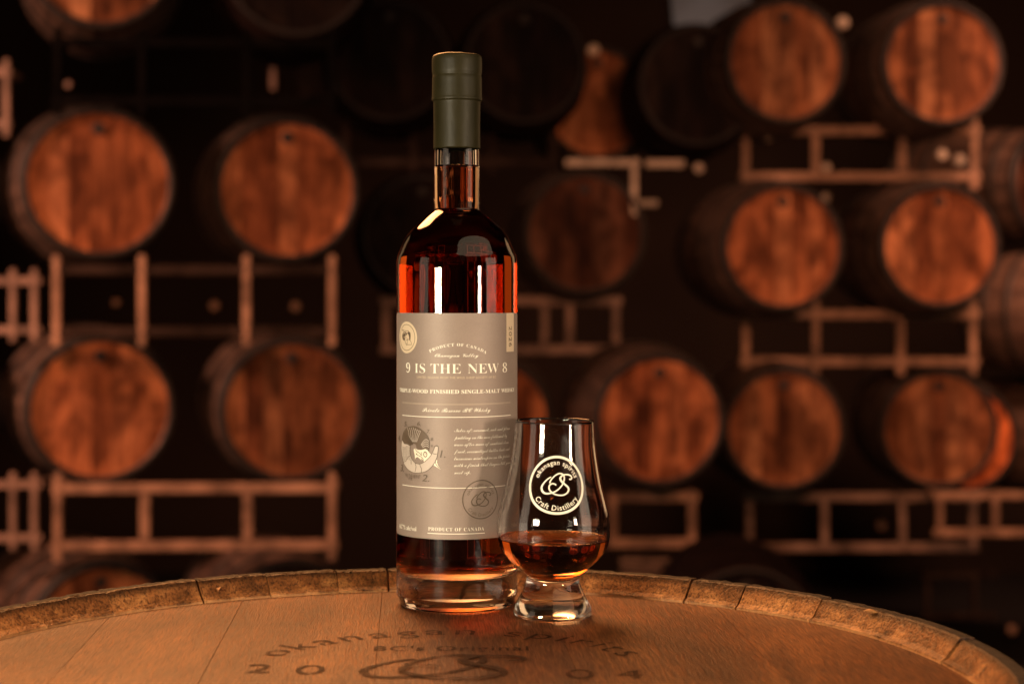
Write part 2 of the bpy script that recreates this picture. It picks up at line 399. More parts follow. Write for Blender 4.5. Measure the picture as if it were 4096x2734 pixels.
OS_A = [(635,585,.75),(560,630,.9),(480,710,1),(425,800,1.25),(422,870,1.4),(452,930,1.4),(510,965,1.25),(590,965,1.1),(700,935,1),(800,875,.95),(880,795,.95),(925,725,1),(950,650,1.05),(955,590,1.05),(930,530,1.1),(880,507,1),(820,507,1),(740,545,.9),(670,610,.9),(625,670,1),(605,730,1)]
OS_B = [(1075,632,.9),(1112,640,1),(1145,610,1),(1125,562,1),(1060,533,1),(980,529,1),(905,553,1.15),(860,605,1.4),(868,655,1.5),(910,710,1.4),(980,768,1.3),(1035,822,1.3),(1050,880,1.2),(1010,950,1.05),(930,995,1),(840,1003,1),(740,985,1),(660,940,1.05),(605,880,1.1),(592,820,1.1),(612,768,1),(660,740,.95),(720,745,.95),(760,772,.9)]
def os_logo(A, cx, cy, k, wd=34, lift=0.0, ramp=2e-5):
    f = lambda P: [(cx+(x-770)*k, cy-(y-768)*k, w) for x, y, w in P]
    A.stroke(f(OS_A), wd*k, lift=lift, ramp=ramp); A.stroke(f(OS_B), wd*k, lift=lift+ramp*1.5, ramp=ramp)
def roundel(A, cx, cy, r, off=0.012, ringw=.09):
    A.ring(cx, cy, r*(1-ringw), r, 120)
    rt = r*.69
    A.text('okanagan spirits', size=r*.235, offset=off, warp=arc(cx, cy, rt), spacing=1.12)
    A.text('Craft Distillery', size=r*.245, offset=off, warp=arc(cx, cy, r*.86, False), spacing=1.12)
    os_logo(A, cx, cy, r/678)

# ------------------------------------------------------------------ the setting
FL = -1.97
b = bmesh.new(); box(b, (-14, -3, FL-.2), (14, 14, FL)); tag(obj('floor', b, M['floor']), kind='structure')
b = bmesh.new(); box(b, (-14, 13.2, FL), (14, 13.5, 5.2)); tag(obj('back_wall', b, M['wall']), kind='structure')
b = bmesh.new(); box(b, (-14.3, -3, FL), (-14, 13.5, 5.2)); box(b, (14, -3, FL), (14.3, 13.5, 5.2)); tag(obj('side_wall', b, M['wall']), kind='structure')
b = bmesh.new(); box(b, (-14.3, -3, 5.2), (14.3, 13.5, 5.4)); tag(obj('ceiling', b, M['wall']), kind='structure')
b = bmesh.new(); box(b, (-.55, .25, FL), (.5, 1.35, -.875), .02); tag(obj('plinth', b, M['wall']), kind='structure')

# ------------------------------------------------------------------ the barrel the bottle stands on
BX, BY, HR = -0.038, 0.789, 0.252
barrel = tag(empty('oak_barrel', (BX, BY, -.875)), 'upright oak barrel with branded head under the bottle and glass', 'barrel')
bc = Vector((BX, BY))
ROT = R(3.5)
seams = [-.27, -.178, -.108, -.026, .071, .168, .27]
for i in range(len(seams)-1):
    x0, x1 = seams[i]+.00004, seams[i+1]-.00004
    rr = HR+.004; pts = []
    n = 28
    def yy(x): return math.sqrt(max(rr*rr-x*x, 0))
    a, c_ = max(x0, -rr+1e-4), min(x1, rr-1e-4)
    xs = [a+(c_-a)*k/n for k in range(n+1)]
    outl = [(x, yy(x)) for x in xs]+[(x, -yy(x)) for x in reversed(xs)]
    bm = bmesh.new()
    top = [bm.verts.new((x+(0.00010 if x < (a+c_)/2 else -.00010)*(abs(abs(x-(a+c_)/2)-(c_-a)/2) < 1e-5), y, 0)) for x, y in outl]
    mid = [bm.verts.new((x, y, -.0003)) for x, y in outl]
    bot = [bm.verts.new((x, y, -.02)) for x, y in outl]
    bm.faces.new(top[::-1]).normal_update()
    for A_, B_ in ((top, mid), (mid, bot)):
        for k in range(len(A_)):
            k2 = (k+1) % len(A_); bm.faces.new((A_[k], A_[k2], B_[k2], B_[k]))
    bm.faces.new(bot)
    bmesh.ops.recalc_face_normals(bm, faces=bm.faces)
    o = obj('head_board', bm, M['head'], barrel); o.location = (0, 0, .875); o.rotation_euler[2] = ROT
    if i % 2: o.location[2] += .00006
# branding burnt into the head (world coordinates on the plane)
def onhead(x, y, l): return Vector((x-BX, y-BY, .875+.0004+l*3))
for body, kw in (('okanagan spirits', dict(size=.0265, offset=-.004, warp=arc(-.031, .812, .094), spacing=1.22)),
                 ("BC's Original", dict(fit=(-.0705, .0085, .8655, .8765), offset=.008, spacing=1.1)),
                 ('2', dict(fit=(-.1285, -.1165, .815, .834), offset=-.004)), ('0', dict(fit=(-.1045, -.0905, .812, .832), offset=-.004)),
                 ('0', dict(fit=(.0255, .0395, .802, .822), offset=-.004)), ('4', dict(fit=(.0495, .0625, .802, .821), offset=-.004))):
    A = Art(); A.text(body, res=6, **kw); A.done(onhead, 'branding', M['burn'], barrel, .01)
A = Art(); os_logo(A, -.034, .826, .081/760, 34, ramp=1e-4); A.done(onhead, 'branded_monogram', M['burn'], barrel)

# staves: joints measured on the far chime
def joint_angle(px):
    best = None
    for k in range(0, 1800):
        a = R(k/10)
        X, Y = BX+.259*math.cos(a), BY+.259*math.sin(a)
        if Y < .6: continue
        e = abs(2048+X/Y*F-px)
        if best is None or e < best[0]: best = (e, a)
    return best[1]
jp = [3811, 3590, 3268, 2968, 2755, 2300, 2060, 1830, 1553, 1350, 1072, 797, 437, 160]
ja = [joint_angle(p) for p in jp]
a = ja[-1]
while a < R(360)+ja[0]-R(13): 
    a += R(random.uniform(8.5, 11.5)); ja.append(a)
ja[-1] = R(360)+ja[0]
HT = .0122
def rb(z):  # outer radius of the barrel at height z (head plane = 0)
    t = (z+.43)/.445; return .330-(.330-.2705)*t*t
sprof = [(.2522, -.0235), (.2522, -.0015), (.2530, .0016), (.2557, .0032), (.2625, HT-.0006), (.2637, HT)]
zs = [.004, -.03, -.10, -.2, -.32, -.43, -.55, -.67, -.78, -.84, -.875]
wide = {3: .0008, 4: .0013, 8: .0012, 11: .0012, 1: .0006}
for i in range(len(ja)-1):
    a0, a1 = ja[i], ja[i+1]; g0, g1 = wide.get(i, .00025)/.52, wide.get(i+1, .00025)/.52
    vis = R(20) < a0 < R(165)
    n = 22 if vis else 4
    dz = random.uniform(-.0006, .0006); dr = random.uniform(-.0005, .0005)
    bm = bmesh.new(); rows = []
    prof = [(r, z, 0) for r, z in sprof]+[(.2705, HT-.0002, 1), (.2712, HT-.0016, 1)]+[(rb(z), z, 1) for z in zs]
    prof += [(rb(-.875)-.018, -.875, 1), (.25, -.84, 1), (.29, -.43, 1), (.252, -.06, 1)]
    for k in range(n+1):
        t = k/n; aa = a0+g0+(a1-a0-g0-g1)*t
        if k in (0, n): aa += random.uniform(-1, 1)*.0004
        row = []
        for j, (r, z, _) in enumerate(prof):
            rr, zz = r+dr*(j < 8), z+dz*(j in (3, 4, 5, 6, 7))
            if vis and 2 <= j <= 7:
                q = Vector((aa*14+i*7, j*1.1, i)); e = mnoise.noise(q*3.0)*.0005+mnoise.noise(q*9)*.00035
                if k in (0, n): e -= random.uniform(0, .0009)
                rr += e*.7; zz += e*(1 if j > 2 else .6)
            row.append(bm.verts.new((rr*math.cos(aa), rr*math.sin(aa), zz+.875)))
        rows.append(row)
    m_ = len(prof)
    for k in range(n):
        for j in range(m_):
            j2 = (j+1) % m_; f = bm.faces.new((rows[k][j], rows[k+1][j], rows[k+1][j2], rows[k][j2]))
            f.material_index = 1 if 6 <= j < m_-1 or j == 5 else 0
    bm.faces.new(rows[0]); bm.faces.new(rows[-1][::-1])
    bmesh.ops.recalc_face_normals(bm, faces=bm.faces)
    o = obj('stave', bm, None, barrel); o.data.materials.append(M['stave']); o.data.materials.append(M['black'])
# hoops
for z0, z1 in ((-.055, -.012), (-.175, -.14), (-.30, -.265), (-.60, -.565), (-.735, -.70), (-.87, -.825)):
    bm = lathe([(rb(z0)+.0005, z0), (rb(z0)+.0025, z0), (rb(z1)+.0025, z1), (rb(z1)+.0005, z1)], 96, True)
    o = smooth(obj('hoop', bm, M['hoop'], barrel), 40); o.location[2] = .875
# splinters on the chime
for px, rr, zz, lx, rz in ((3470, .2615, .8862, .0095, 20), (868, .2570, .8815, .008, 60), (1930, .2600, .8845, .005, 10)):
    a = joint_angle(px); bm = bmesh.new()
    for v in ((-lx/2, 0, 0), (lx/2, .0006, .0002), (lx*.2, -.0012, .0014), (-lx*.2, .001, .0016), (0, -.0004, -.0008)): bm.verts.new(v)
    bmesh.ops.convex_hull(bm, input=bm.verts[:])
    o = obj('splinter', bm, M['stave'], barrel); o.location = (rr*math.cos(a), rr*math.sin(a), zz); o.rotation_euler = (0, 0, a+R(90+rz))

# ------------------------------------------------------------------ whisky bottle
BCX, BCY = (1828-2048)/F, 0.9994
bottle = tag(empty('whisky_bottle', (BCX, BCY, 0.0003)), 'tall whisky bottle with taupe label and olive green capsule on the barrel head', 'bottle')
BR = .0356
def P(px, y): return (px/F, .181-(y-1180)/F)
outer = [(0, .0035), (.018, .0030), (.0285, .0012), (.0312, .0002), (.0322, 0), (.0332, .0003), (.0340, .0016), (.0344, .0042), (.03545, .0058), (BR, .0072), (BR, .10), (BR, .195)]
sh = [P(242, 1060), P(238, 1030), P(230, 1008), P(207, 957), P(181, 922), P(156, 898), P(123, 869), P(103, 853), P(94.5, 846), P(91.5, 838)]
sh = [(v.x, v.y) for v in spline([(r, z, 0) for r, z in sh], 4)]
outer += sh
outer += [(.01345, .2400), (.0134, .2500), (.0134, .2900), (.0139, .2955), (.0139, .3120), (.0134, .3130)]
WT = .0021
inner = [(.0097, .3130), (.0098, .270), (.0103, .245), (.0106, .2345)]
inner += [(r-WT-.0002, z-.0022) for r, z in reversed(sh) if r > .0150]
inner += [(BR-WT, .15), (BR-WT, .026), (BR-WT-.0006, .0215), (BR-WT-.003, .0190), (.025, .0180), (.012, .0196), (0, .0203)]
lv = .2560
def at_z(prof, z):
    for (r0, z0), (r1, z1) in zip(prof, prof[1:]):
        if min(z0, z1) <= z <= max(z0, z1) and z0 != z1: return r0+(r1-r0)*(z-z0)/(z1-z0)
wr, wz = at_z(inner, lv+.0008), lv+.0008
dry = [p for p in inner if p[1] > wz]+[(wr, wz)]; wet = [(wr, wz)]+[p for p in inner if p[1] < wz]
bm = lathe(outer+dry, 160);

for f in bm.faces:
    c_ = f.calc_center_median()
    if c_.z < .0037 and math.hypot(c_.x, c_.y) < .0330: f.material_index = 1
o = smooth(obj('glass_body', bm, M['glass'], bottle), 60); o.data.materials.append(M['stipple'])
liq = [(0, wet[-1][1])]+list(reversed(wet[:-1]))+[(wr-.0004, lv+.0003), (wr-.0013, lv), (0, lv)]
bm = lathe(liq, 160); bmesh.ops.recalc_face_normals(bm, faces=bm.faces)
smooth(obj('whisky', bm, M['whisky'], bottle), 50)
cap = [(.01355, .2676), (.0137, .2675), (.01375, .2685), (.0137, .2800), (.0138, .2930), (.01400, .2957), (.01475, .2962), (.0149, .2972), (.01475, .2985), (.0146, .3060), (.01455, .3098), (.01428, .3112), (.01455, .3126), (.01470, .3140), (.01475, .3190), (.01460, .3212), (.01415, .3228), (.0130, .3235), (.0115, .3234), (.0108, .3229), (0, .3227)]
cap = [(r, .181+(z-.181)*.9862) for r, z in cap]
cs = spline([(r, z, 0) for r, z in cap], 3)
bm = lathe([(max(v.x, 0) if i < len(cs)-1 else 0, v.y) for i, v in enumerate(cs)], 128)
for v in bm.verts:
    q = Vector((v.co.x*120, v.co.y*120, v.co.z*60)); r = math.hypot(v.co.x, v.co.y)
    if r > .005:
        k = 1+mnoise.noise(q)*.008+mnoise.noise(q*3)*.003; v.co.x *= k; v.co.y *= k
        if v.co.z < .2685: v.co.z += mnoise.noise(q*2.5)*.0004
        elif v.co.z > .29: v.co.z += mnoise.noise(q*1.2)*.0003
bmesh.ops.recalc_face_normals(bm, faces=bm.faces)
capsule = smooth(obj('capsule', bm, M['capsule'], bottle))
bm = lathe([(0, .276), (.0093, .276), (.0097, .277), (.0097, .3135), (0, .3135)], 48); bmesh.ops.recalc_face_normals(bm, faces=bm.faces)
smooth(obj('cork', bm, M['cork'], bottle), 40)

LR = BR+.00008
def lab(px, py):
    """photo pixel -> (arc length, height) on the label"""
    th = math.asin(max(-.9999, min(.9999, (px-1828)/243.5)))
    d = BCY-LR*math.cos(th)
    return th*LR, ZC-(py-HY)/F*d
def U(px): return lab(px, 1500)[0]
def Zc(py): return ZC-(py-HY)/F*(BCY-LR)
def onlab(lift0):
    def f(x, y, l): 
        th = x/LR; r = LR+lift0+l
        return Vector((r*math.sin(th), -r*math.cos(th), y-.0003))
    return f
ST = LR*R(1.6)
def rrect(x0, y0, x1, y1, r, n=6):
    o = []
    for cx, cy, a0 in ((x1-r, y1-r, 0), (x0+r, y1-r, 90), (x0+r, y0+r, 180), (x1-r, y0+r, 270)):
        o += [(cx+r*math.cos(R(a0+90*k/n)), cy+r*math.sin(R(a0+90*k/n))) for k in range(n+1)]
    return o
lz0, lz1 = Zc(2157), Zc(1252)
A = Art(); A.poly(rrect(-R(78.5)*LR, lz0, R(84)*LR, lz1, .0028)); label = A.done(onlab(0), 'label', M['label'], bottle, ST)
label['label'] = 'taupe paper label with cream lettering'
LY = 5e-5
def put(A, name, m, lay=1): return A.done(onlab(LY*lay), name, m, label, ST)
# title and lines
def line(body, px0, px1, ycap, ybase, m='cream', fn=serif, off=-.006, **kw):
    A = Art(); A.text(fn(body), fit=(U(px0), U(px1), Zc(ybase), Zc(ycap)), offset=off, **kw); return put(A, 'lettering', M[m], 2)
def words(parts, ycap, ybase, **kw):
    for b_, p0, p1 in parts: line(b_, p0, p1, ycap, ybase, **kw)
words([('9', 1634, 1650.5), ('IS', 1669.5, 1711.5), ('THE', 1733, 1851.5), ('NEW', 1877, 1996.5), ('8', 2011.5, 2028.3)], 1453.5, 1493, off=-.012)
ident = lambda s: s
words([('LIMITED RELEASE FROM THE WILD SHEEP SOCIETY OF BC', 1678.4, 1986)], 1505.3, 1513.8, fn=ident, off=0, m='badge', spacing=1.1)
words([('TRIPLE-WOOD', 1605.6, 1722), ('FINISHED', 1730.5, 1844), ('SINGLE-MALT', 1853, 2000), ('WHISKY', 2006.5, 2056.7)], 1558.2, 1573.2, off=.002)
for px0, px1, py, th, m in ((1617, 2043, 1614.8, 1.2, 'soft'), (1617, 2043, 1618.2, 1.2, 'soft'), (1617, 2043, 1668, 2.6, 'cream'), (1617, 2023, 1951, 2.4, 'cream'), (1720.6, 1943, 2134, 2.8, 'cream')):
    A = Art(); A.rect(U(px0), Zc(py+th/2), U(px1), Zc(py-th/2)); put(A, 'rule', M[m], 1)
A = Art(); rr = 240/F*.964
A.text(serif('PRODUCT OF CANADA'), fit=(U(1726)-U(1831)-.0004, U(1944)-U(1831)+.0006, 0, 12.3/F*.964), offset=-.004, spacing=1.25, warp=arc(U(1835), Zc(1384)-rr, rr)); put(A, 'lettering', M['cream'], 2)
SO = -.002
line('Okanagan Valley', 1749.5, 1919, 1412, 1427, fn=script, off=SO, shear=.25, m='cream')
line('Private Reserve BC Whisky', 1701, 1965, 1630, 1647.5, fn=script, off=SO, shear=.25)
line('PRODUCT OF CANADA', 1724, 1940, 2108.8, 2123, off=-.006, spacing=1.2)
line('44.7% alc/vol', 1604, 1676, 2113, 2130.5, off=-.004)
line('750ml', 2037, 2062.5, 2112, 2127, off=-.004, m='soft')
for k, (t, r1, yb) in enumerate((('Notes of: caramel, oak and plum', 2039.7, 1726.4), ('pudding on the nose followed by', 2029, 1755.2), ('wave after wave of sundried stone', 2035.8, 1782.5),
        ('fruit, caramelized butter tarts and', 2040.3, 1810.6), ('luxurious winterspice on the palate', 2040.3, 1838.6), ('with a finish that lingers till your', 2042, 1865.6), ('next sip.', 1888, 1894.4))):
    line(t, 1825, r1, yb-14.5, yb, fn=script, off=-.004, shear=.22)
# year strip
A = Art(); A.rect(U(2026.5), Zc(1410), U(2055.5), lz1-.0001); put(A, 'year_strip', M['badge'], 1)
A = Art(); w_ = Zc(1307)-Zc(1390); uu = U(2036.3)
A.text('2026', fit=(-w_/2, w_/2, 0, (U(2048)-U(2036.5))), offset=.0, rot=-math.pi/2, spacing=1.15, warp=lambda x, y: (x+uu, y+(Zc(1307)+Zc(1390))/2)); put(A, 'lettering', M['dark'], 2)
# roundel with the ram
cu = (U(1603.5)+U(1680))/2; cz = (lab(1641, 1287)[1]+lab(1641, 1411)[1])/2; cr = .0091
A = Art(); A.disc(cu, cz, cr, 72); put(A, 'badge', M['badge'], 1)
A = Art(); A.ring(cu, cz, cr*.80, cr*.835, 72); put(A, 'badge_ring', M['mid'], 2)
def S2(x, y): return lab(1590+x/9.8, 1270+y/9.8)
A = Art()
def lines(A, fn, segs, wd, lift0=0.0, st=2e-6):
    for i, s_ in enumerate(segs): A.stroke([fn(*p) for p in s_], wd, n=3, lift=lift0+i*st)
A.poly([S2(*p) for p in [(310,570),(370,545),(430,570),(468,620),(460,680),(400,690),(395,760),(385,850),(360,895),(310,880),(275,820),(262,720),(272,630)]])
A.poly([S2(*p) for p in [(470,600),(520,550),(580,560),(608,620),(615,720),(600,880),(560,890),(550,760),(530,670)]])
lines(A, S2, [[(260,470),(400,510),(525,515),(515,560)], [(265,475),(275,510),(300,490),(320,550)], [(385,870),(390,940),(420,1020),(455,1080),(470,1040)], [(455,770),(470,850),(500,910),(475,990),(480,1055)], [(480,1055),(650,1055)], [(600,900),(640,970),(650,1055)], [(400,880),(470,890)], [(520,820),(490,860),(540,850)], [(425,735),(435,755)], [(430,990),(455,1040)]], .00028, 1e-5)
put(A, 'ram_emblem', M['mid'], 2)
A = Art(); A.stroke([S2(*p) for p in [(290,640),(330,600),(380,600),(405,640)]], .0003, n=3); A.disc(*S2(352, 765), .0004, 12, lift=1e-6); put(A, 'horn_highlight', M['badge'], 3)
# horned skull drawing
def S1(x, y): return lab(1590+x/6.03, 1670+y/6.03)
low = [(155,540),(140,700),(155,900),(195,1060),(220,1130),(320,1250),(450,1318),(600,1325),(750,1290),(880,1190),(960,1080),(1012,960),(1040,800),(1045,700),(1010,665),(970,690),(930,790),(880,890),(800,990),(700,1070),(600,1110),(500,1090),(420,1010),(375,900),(360,780),(370,680),(300,635),(220,620),(190,575)]
up = [(155,540),(195,360),(290,245),(430,205),(560,230),(700,330),(790,430),(838,560),(835,700),(822,805),(790,770),(740,745),(640,770),(560,765),(525,730),(505,650),(460,620),(410,640),(370,680),(300,635),(220,620),(190,575)]
A = Art(); A.poly([S1(*p) for p in low]); put(A, 'horn_drawing', M['mauve'], 2)
A = Art(); A.poly([S1(*p) for p in up]); put(A, 'horn_drawing', M['mid'], 2)
A = Art(); A.poly([S1(*p) for p in [(455,760),(500,735),(540,765),(640,775),(740,750),(790,780),(835,840),(880,890),(800,990),(706,1066),(690,1010),(660,1030),(600,980),(545,940),(510,960),(488,1000),(482,900),(465,830)]])
A.poly([S1(*p) for p in [(990,1000),(1030,1035),(1010,1050),(1040,1150),(1105,1225),(1090,1235),(1020,1195),(935,1142)]]); put(A, 'skull_drawing', M['bone'], 3)
A = Art()
dk = [low[:21]+[low[21]], [(370,690),(362,780),(375,900),(420,1010),(500,1090)], [(155,540),(195,360),(290,245),(430,205),(560,230),(700,330),(790,430),(838,560),(835,700),(822,805)],
      [(160,530),(190,575),(220,620),(300,635),(370,680)], [(195,1060),(260,1040),(300,970),(360,910)], [(605,1110),(620,1170),(650,1230),(640,1320)], [(490,1090),(515,1180),(490,1300)], [(390,1000),(395,1120)], [(915,855),(960,870),(1010,870)],
      [(500,740),(520,790),(600,850),(650,910),(640,820)], [(530,870),(560,900),(640,940),(690,1000),(670,1025),(640,980)], [(950,690),(1000,680),(1040,690)], [(985,1010),(985,1100),(1040,1180),(1100,1220)]]
lines(A, S1, dk, .00032, 0, 2e-6)
for k in range(13):
    y = 690+k*26; A.stroke([S1(160+k*2, y), S1(230, y+18), S1(290, y-6), S1(355+k*2, y+8)], .00016, n=3, lift=3e-5+k*1e-6)
for k in range(9):
    x = 225+k*24; A.stroke([S1(x-30, 400+k*4), S1(x+10, 480), S1(x+60, 560), S1(380+k*6, 650)], .00016, n=3, lift=5e-5+k*1e-6)
A.disc(*S1(530, 872), .00045, 14, lift=6e-5); A.ring(*S1(740, 880), .0010, .00145, 24, sx=.9, sy=1.15, lift=6.2e-5)
for t, x0, x1, y0, y1 in (('5.', 220, 300, 90, 200), ('6.', 540, 635, 90, 190), ('7.', 770, 850, 285, 370), ('8.', 865, 940, 480, 550), ('9.', 870, 930, 650, 705), ('1.', 1085, 1215, 780, 955), ('4.', 60, 120, 420, 555), ('3.', 125, 210, 1130, 1280), ('2.', 660, 835, 1370, 1525)):
    p, q = S1(x0, y1), S1(x1, y0); A.text(t, fit=(p[0], q[0], p[1], q[1]), shear=.2, lift=7e-5)
p, q = S1(245, 1430), S1(620, 1370); A.text('"9 IS THE NEW 8"', fit=(p[0], q[0], p[1], q[1]), shear=.15, offset=-.01, lift=7e-5)
p, q = S1(330, 1495), S1(430, 1450); A.text('M.B.', fit=(p[0], q[0], p[1], q[1]), shear=.15, offset=-.01, lift=7e-5)
put(A, 'ink_lines', M['dark'], 4)
A = Art()
for k in range(7):
    A.stroke([S1(300+k*48, 240-k*4 if k < 4 else 225+(k-3)*28), S1(335+k*48, 330), S1(350+k*38, 440), S1(440+k*16, 580)], .00030, n=3, lift=k*1e-6)
for k in range(4):
    A.stroke([S1(640+k*12, 650-k*10+k*30), S1(700, 560+k*48), S1(760, 520+k*50), S1(825, 560+k*48)], .00032, n=3, lift=2e-5+k*1e-6)
A.disc(*S1(752, 862), .0005, 16, lift=3e-5)
put(A, 'pale_lines', M['mauve'], 6)
# dark stamp
su = (U(1854)+U(1994))/2; sz = (lab(1924, 1919)[1]+lab(1924, 2073.6)[1])/2
A = Art(); roundel(A, su, sz, .0112, off=0.0, ringw=.055); put(A, 'distillery_stamp', M['dark'], 3)

# ------------------------------------------------------------------ nosing glass
GD = .96; K = GD/F
GX, GY = (2210-2048)/F*GD, GD
glass = tag(empty('nosing_glass', (GX, GY, .0007), ry=R(.65)), 'tulip shaped whisky glass holding a dram in front of the bottle', 'glass')
gp = [(145,2462),(151,2460),(156,2453),(156.5,2446),(151,2425),(137.5,2397),(123,2369),(111,2341),(106,2320),(110,2298),(126,2285),(162,2256),(189,2228),(210,2200),(222.5,2165),(226,2130),(225.5,2100),(221,2053),(207,1997),(192,1941),(178,1871),(166,1790),(160,1720),(158,1687)]
gz = lambda y: (2462-y)*K
go = [(v.x*K, gz(v.y)) for v in spline([(r, y, 0) for r, y in gp], 4)]
def rad_at(z):
    for (r0, z0), (r1, z1) in zip(go[4:], go[5:]):
        if z0 <= z <= z1: return r0+(r1-r0)*(z-z0)/max(z1-z0, 1e-9)
    return go[-1][0]
gouter = [(0, .0030), (.010, .0024), (.0165, .0010), (.0195, .0001)]+go
gi = []
for y, t in ((1687, 5.5), (1720, 6), (1790, 7), (1871, 7.5), (1941, 8), (1997, 8.5), (2053, 9), (2100, 9.5), (2130, 10), (2165, 11), (2200, 13), (2228, 16), (2256, 22)):
    gi.append((rad_at(gz(y))-t*K, gz(y)))
gi += [(112*K, gz(2283)), (88*K, gz(2300)), (78*K, gz(2312)), (60*K, gz(2322)), (30*K, gz(2327)), (0, gz(2328))]
gi = [(max(v.x, 0), v.y) for v in spline([(r, z, 0) for r, z in gi], 3)]; gi[-1] = (0, gi[-1][1])
rimr, rimz = go[-1]
gin = [(rimr-.0002, rimz+.00035), (rimr-.0005, rimz+.0003)]+gi

lz = gz(2157); gwr, gwz = at_z(gi, lz+.0006), lz+.0006
bm = lathe(gouter+gin[:2]+[p for p in gi if p[1] > gwz]+[(gwr, gwz)], 160)
for f in bm.faces:
    c_ = f.calc_center_median()
    if c_.z < .0031 and math.hypot(c_.x, c_.y) < .0190: f.material_index = 1
o = smooth(obj('glass_bowl', bm, M['nglass'], glass), 70); o.data.materials.append(M['foot'])
gwet = [p for p in gi if p[1] < gwz]
liq = [(0, gwet[-1][1])]+list(reversed(gwet[:-1]))+[(gwr, gwz), (gwr-.0004, lz+.0002), (gwr-.0013, lz), (0, lz)]
bm = lathe(liq, 160); bmesh.ops.recalc_face_normals(bm, faces=bm.faces)
smooth(obj('poured_whisky', bm, M['whisky2'], glass), 50)
# printed roundel on the bowl
cz = gz(1922); rot = R(.6)
def onglass(x, y, l):
    z = cz+y; r = rad_at(z); th = (x+.0008)/rad_at(cz)
    rr = r+.00010+l
    return Vector((rr*math.sin(th), -rr*math.cos(th), z))
A = Art(); roundel(A, 0, 0, .0158, off=.010, ringw=.085); o = A.done(onglass, 'printed_roundel', M['etch'], glass, .0006, .0006)

# ------------------------------------------------------------------ cellar barrels
HRB, CHR, BIL, LEN = .262, .284, .332, .88
def bprof(y):
    t = (y-LEN/2)/(LEN/2); return BIL-(BIL-CHR)*t*t
def barrel_meshes():
    # body with shallow stave facets, axis along +Y, front chime at y=0
    bm = bmesh.new(); ns = 28; seg = ns*3
    ys = [0, .03, .1, .2, .32, .44, .56, .68, .78, .85, .88]
    prof = [(CHR-.020, .055), (CHR-.018, .004)]+[(bprof(y), y) for y in ys]+[(CHR-.018, LEN-.004), (CHR-.02, LEN-.05)]
    rings = []
    for r, y in prof:
        ring = []
        for k in range(seg):
            q = r-(.0035 if k % 3 == 0 else 0); a = 2*math.pi*k/seg
            ring.append(bm.verts.new((q*math.cos(a), y, q*math.sin(a))))
        rings.append(ring)
    for a, b_ in zip(rings, rings[1:]):
        for k in range(seg): bm.faces.new((a[k], a[(k+1) % seg], b_[(k+1) % seg], b_[k]))
    bm.faces.new(rings[-1])
    bmesh.ops.recalc_face_normals(bm, faces=bm.faces)
    for f in bm.faces:
        if f.calc_center_median().y < .016 : f.material_index = 1
    me = bpy.data.meshes.new('body'); bm.to_mesh(me); bm.free()
    hoops = []
    for y0, y1 in ((.004, .045), (.13, .165), (.27, .305), (.575, .61), (.715, .75), (.835, .876)):
        bm = lathe([(bprof(y0)+.0005, y0), (bprof(y0)+.004, y0), (bprof(y1)+.004, y1), (bprof(y1)+.0005, y1)], 64, True, 'Y')
        for v in bm.verts: v.co.y = abs(v.co.y)
        bmesh.ops.recalc_face_normals(bm, faces=bm.faces)
        h = bpy.data.meshes.new('hoop'); bm.to_mesh(h); bm.free(); h.materials.append(M['bhoop']); hoops.append(h)
    boards = []
    sm = [-.262, -.185, -.112, -.035, .04, .12, .19, .262]
    for i in range(7):
        x0, x1 = sm[i]+.0007, sm[i+1]-.0007; n = 8; bm = bmesh.new()
        xs = [max(-.2615, x0)+(min(.2615, x1)-max(-.2615, x0))*k/n for k in range(n+1)]
        yy = lambda x: math.sqrt(max(.2645**2-x*x, 0))
        outl = [(x, yy(x)) for x in xs]+[(x, -yy(x)) for x in reversed(xs)]
        fy = .022+.0012*(i % 2)
        T = [bm.verts.new((x, fy, z)) for x, z in outl]; Bk = [bm.verts.new((x, .05, z)) for x, z in outl]
        bm.faces.new(T); bm.faces.new(Bk[::-1])
        for k in range(len(T)):
            k2 = (k+1) % len(T); bm.faces.new((T[k2], T[k], Bk[k], Bk[k2]))
        bmesh.ops.recalc_face_normals(bm, faces=bm.faces)
        h = bpy.data.meshes.new('head_board'); bm.to_mesh(h); bm.free(); boards.append(h)
    bm = lathe([(0, .012), (.020, .012), (.024, .016), (.024, .03), (0, .03)], 20, False, 'Y')
    for v in bm.verts: v.co.y = abs(v.co.y)
    bmesh.ops.translate(bm, verts=bm.verts, vec=(0, 0, .208)); bmesh.ops.recalc_face_normals(bm, faces=bm.faces)
    bg = bpy.data.meshes.new('bung'); bm.to_mesh(bg); bm.free(); bg.materials.append(M['bung'])
    me.materials.append(M['bstave']); me.materials.append(M['bung'])
    return me, hoops, boards, bg
BODY, HOOPS, BOARDS, BUNG = barrel_meshes()
for h in [BODY]+HOOPS:
    for p in h.polygons: p.use_smooth = True
def cellar_barrel(px, py, rpx, yaw, headm, label, group, D=None, pitch=0):
    d = D or HRB*F/rpx; X = (px-2048)/F*d; Z = ZC-(py-HY)/F*d
    root = empty('cellar_barrel', (X, d, Z), R(yaw)); tag(root, label, 'barrel', group)
    if D: root.scale = (1, 1, 1)
    for nm, me in [('body', BODY)]+[('hoop', h) for h in HOOPS]:
        o = obj(nm, me, None, root)
        if headm == 'bg_unlit':  # sides and hoops take the shaded colour too
            o.material_slots[0].link = 'OBJECT'; o.material_slots[0].material = M['bg_unlit']
    for me in BOARDS:
        o = obj('head_board', me, None, root)
        if not me.materials: me.materials.append(M['bg_mid'])
        o.material_slots[0].link = 'OBJECT'; o.material_slots[0].material = M[headm]
    obj('bung', BUNG, None, root)
    return root
GL, GC, GR = 'barrels racked at the left', 'barrels racked in the middle', 'barrels racked at the right'
